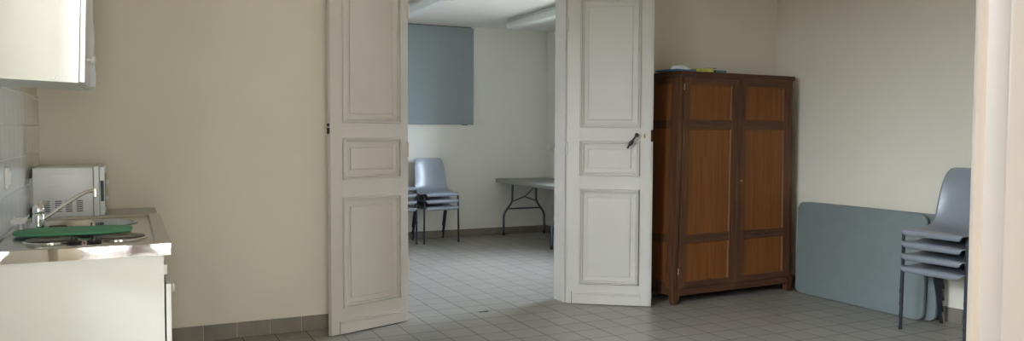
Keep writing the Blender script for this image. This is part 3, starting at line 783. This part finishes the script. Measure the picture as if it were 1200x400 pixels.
# ------------------------------------------------------------------ folding tables
def fold_table(label, L_, W_, H_, top_mat, edge_mat, folded, group=None):
    """local: x across, y along the length, top at H_"""
    r = thing('folding_table', label, 'table', group=group)
    TT = 0.030 if folded else 0.042
    m = MB(); m.prism(rrect(-W_ / 2, -L_ / 2, W_ / 2, L_ / 2, 0.06, 8), H_ - TT, H_, bev=0.006); m.build('tabletop', top_mat, r, smooth=True)
    m = MB(); m.prism(rrect(-W_ / 2 + 0.05, -L_ / 2 + 0.05, W_ / 2 - 0.05, L_ / 2 - 0.05, 0.03, 5), H_ - TT - 0.010, H_ - TT); m.build('apron', edge_mat, r)
    hw = W_ / 2
    for s in (-1, 1):
        y = s * (L_ / 2 - (0.20 if folded else 0.12 if s > 0 else 0.32))
        if folded:
            m = MB(); zt = H_ - 0.0395
            for q in (-1, 1): m.tube([(q * (hw - 0.18), y, zt), (q * (hw - 0.18), y - s * 0.3, zt), (q * (hw - 0.10), y - s * (L_ / 2 - 0.24), zt)], 0.009, 10)
            m.tube([(-(hw - 0.18), y - s * 0.3, zt), (hw - 0.18, y - s * 0.3, zt)], 0.009, 10)
            m.build('folded_legs', M['tleg'], r, smooth=True)
        else:
            for q in (-1, 1):
                pts = [(q * (hw - 0.21), y, H_ - 0.05), (q * (hw - 0.205), y, H_ - 0.27), (q * (hw - 0.19), y, H_ - 0.32), (q * (hw - 0.105), y, 0.30), (q * (hw - 0.085), y, 0.25), (q * (hw - 0.085), y, 0.02)]
                m = MB(); m.tube(pts, 0.0145, 12); l = m.build('leg', M['tleg'], r, smooth=True)
                m = MB(); m.tube([(q * (hw - 0.085), y, 0), (q * (hw - 0.085), y, 0.04)], 0.017, 12); m.build('foot_cap', M['legtip'], l, smooth=True)
            m = MB(); m.tube([(-(hw - 0.125), y, 0.345), (hw - 0.125, y, 0.345)], 0.011, 10); m.build('cross_bar', M['tleg'], r, smooth=True)
            m = MB(); m.tube([(-(hw - 0.20), y, H_ - 0.30), (-0.02, y, H_ - 0.245), (0.0, y - s * 0.02, H_ - 0.235), (0.02, y, H_ - 0.245), (hw - 0.20, y, H_ - 0.30)], 0.008, 10)
            m.tube([(0, y - s * 0.02, H_ - 0.235), (0.0, y - s * 0.38, H_ - 0.055)], 0.008, 10)
            m.build('brace', M['tleg'], r, smooth=True)
    return r
ft = fold_table('grey folding table standing against the far side wall beyond the doorway', 1.80, 0.755, 0.735, M['table_far'], M['table_edge'], False)
ft.location = (4.640, 8.478, 0); ft.rotation_euler = (0, 0, math.radians(-1.6))
# two tops leaning against the right wall, standing on their long edges
def lean(label, xf, y0, L_, W_=0.757):
    r = fold_table(label, L_, W_, 0.0, M['table'], M['table_edge'], True)
    th = math.radians(1.5)
    # local z (the top) looks towards -X; local x runs up
    r.rotation_euler = (0, -PI / 2 + th, 0)
    wx = xf + (W_ / 2) * math.sin(th); r.location = (wx, y0 + L_ / 2, (W_ / 2) * math.cos(th) + 0.003)
    return r
lean('folded blue-grey folding table leaning foremost against the right wall', 5.014, 3.722, 1.19)
lean('folded folding table leaning behind the foremost one, only its end showing', 5.066, 3.665, 1.24)

# ------------------------------------------------------------------ room beyond: panel, lights, hooks, socket
pn = thing('pinboard', 'large grey-blue fabric pinboard high on the far wall', 'pinboard', (3.30, YF, 1.43))
m = MB(); m.box(2.68, YF - 0.032, 1.431, 3.987, YF - 0.006, 2.655, 0.003, 2); m.build('fabric_face', M['felt'], pn, world=True)
m = MB(); m.box(2.70, YF - 0.0065, 1.445, 3.965, YF - 0.0005, 2.668); m.build('shadow_gap_backing', M['black'], pn, world=True)  # black edge above the fabric stands in for the shadow gap
for x in (3.83,):
    m = MB(); m.box(x, YF - 0.024, 1.423, x + 0.08, YF - 0.002, 1.431, 0.001, 1); m.build('bracket', M['tleg'], pn, world=True)

def batten(label, x, y1, L_=1.55):
    r = thing('strip_light', label, 'ceiling light', (x, y1 - L_ / 2, ZF), group='strip lights on the far ceiling')
    m = MB(); m.box(-0.055, -L_ / 2, -0.030, 0.055, L_ / 2, 0.0, 0.004, 2); m.box(-0.075, -L_ / 2 + 0.01, -0.040, 0.075, L_ / 2 - 0.01, -0.028, 0.003, 2)
    m.build('housing', M['lamp_white'], r, smooth=True)
    m = MB(); m.prism([(-0.082, -0.044), (-0.084, -0.052), (-0.070, -0.092), (-0.055, -0.104), (0.055, -0.104), (0.070, -0.092), (0.084, -0.052), (0.082, -0.044)], -L_ / 2 + 0.02, L_ / 2 - 0.02, axis='Y')
    m.build('diffuser', M['diffuser'], r, smooth=True)
    for s in (-1, 1):
        m = MB(); m.prism([(-0.086, -0.040), (-0.088, -0.054), (-0.073, -0.096), (-0.056, -0.108), (0.056, -0.108), (0.073, -0.096), (0.088, -0.054), (0.086, -0.040)],
                          s * (L_ / 2 - 0.022), s * (L_ / 2 + 0.004), axis='Y', bev=0.002)
        m.build('end_cap', M['lamp_white'], r, smooth=True)
    return r
batten('white strip light on the far ceiling nearer the right door leaf', 4.165, 8.64)
batten('white strip light on the far ceiling nearer the pinboard', 2.745, 8.64)

hk = thing('coat_rail', 'white wooden coat rail with hooks on the far side wall', 'coat rail', (XFR, 9.0, 1.12))
m = MB(); m.box(-0.020, -0.36, -0.030, -0.001, 0.345, 0.015, 0.003, 2); m.build('rail', M['white_pl'], hk)
for k in range(6):
    y = 0.29 - k * 0.115
    m = MB(); m.tube(smooth_path([(-0.018, y, 0.0), (-0.05, y, 0.004), (-0.072, y, 0.025), (-0.074, y, 0.062)], 4), [0.006] * 12 + [0.008], 10)
    m.tube(smooth_path([(-0.018, y, -0.012), (-0.04, y, -0.018), (-0.052, y, -0.006)], 3), 0.005, 8)
    m.build('hook', M['white_pl'], hk, smooth=True)
so = thing('wall_socket', 'white power socket low on the far side wall under the table', 'socket', (XFR, 9.20, 0.34))
m = MB(); m.box(-0.012, -0.042, -0.045, -0.001, 0.042, 0.045, 0.004, 3); m.build('plate', M['white_pl'], so, smooth=True)
m = MB(); m.lathe([(0.024, -0.0125), (0.022, -0.0118)], (0, 0, 0), 24, 'X'); m.box(-0.0132, -0.012, -0.003, -0.0122, -0.007, 0.003); m.box(-0.0132, 0.007, -0.003, -0.0122, 0.012, 0.003)
m.build('outlet', M['lamp_white'], so)

# ------------------------------------------------------------------ light: daylight through the windows
def area(name, loc, direction, sx, sy, power, col):
    l = bpy.data.lights.new(name, 'AREA'); l.shape = 'RECTANGLE'; l.size = sx; l.size_y = sy; l.energy = power; l.color = col
    o = bpy.data.objects.new(name, l); COL.objects.link(o); o.location = loc
    o.rotation_euler = Vector(direction).to_track_quat('-Z', 'Y').to_euler()
    return o
SKY = (0.86, 0.94, 1.0); WARM = (1.0, 0.90, 0.74)
# window behind the viewpoint
area('daylight', (0.08, -2.95, 1.3), (0, 1, 0), 1.1, 2.4, 245, (1.0, 0.98, 0.94))
area('daylight', (-1.10, -2.95, 1.3), (0.1, 1, 0), 0.65, 2.4, 105, (1.0, 0.98, 0.94))
# weak lamps in the added, unseen windows of the near wall
for w in added_wins:
    c = (w[0] + w[1]) / 2
    area('daylight', (c, 0.16, 1.75), (0, 1, -0.30), 1.15, 1.5, 4, SKY)
    area('ground_bounce', (c, 0.18, 1.0), (0, 1, 0.45), 1.15, 0.6, 2, WARM)
# window of the room beyond
area('daylight', (XFR + 5.5, (WY0 + WY1) / 2 - 0.5, 3.1), (-1, 0.05, -0.06), 9.0, 5.0, 7000, (0.74, 0.87, 1.06))
area('ground_bounce', (XFR + 2.6, (WY0 + WY1) / 2, -0.3), (-0.25, 0, 1), 4.0, 5.0, 600, (1.0, 0.97, 0.92))
# open sky seen from the window in the left wall
area('daylight', (XL - 5.6, (LY0 + LY1) / 2 - 0.4, 4.35), (1, 0.05, -0.12), 9.0, 4.4, 8900, (0.80, 0.90, 1.0))
area('ground_bounce', (XL - 2.6, (LY0 + LY1) / 2, -0.3), (0.25, 0, 1), 4.0, 5.0, 500, (1.0, 0.88, 0.66))

w = bpy.data.worlds.new('world'); scene.world = w; w.use_nodes = True
N = w.node_tree.nodes; L = w.node_tree.links
bg = N['Background']; sky = N.new('ShaderNodeTexSky'); sky.sky_type = 'HOSEK_WILKIE'
sky.sun_direction = (-0.3, -0.5, 0.7); sky.turbidity = 5
L.new(sky.outputs[0], bg.inputs['Color']); bg.inputs['Strength'].default_value = 0.5

vs = scene.view_settings
vs.view_transform = 'Standard'; vs.look = 'None'; vs.gamma = 1.0; vs.use_curve_mapping = False; vs.exposure = 0.0
scene.display_settings.display_device = 'sRGB'
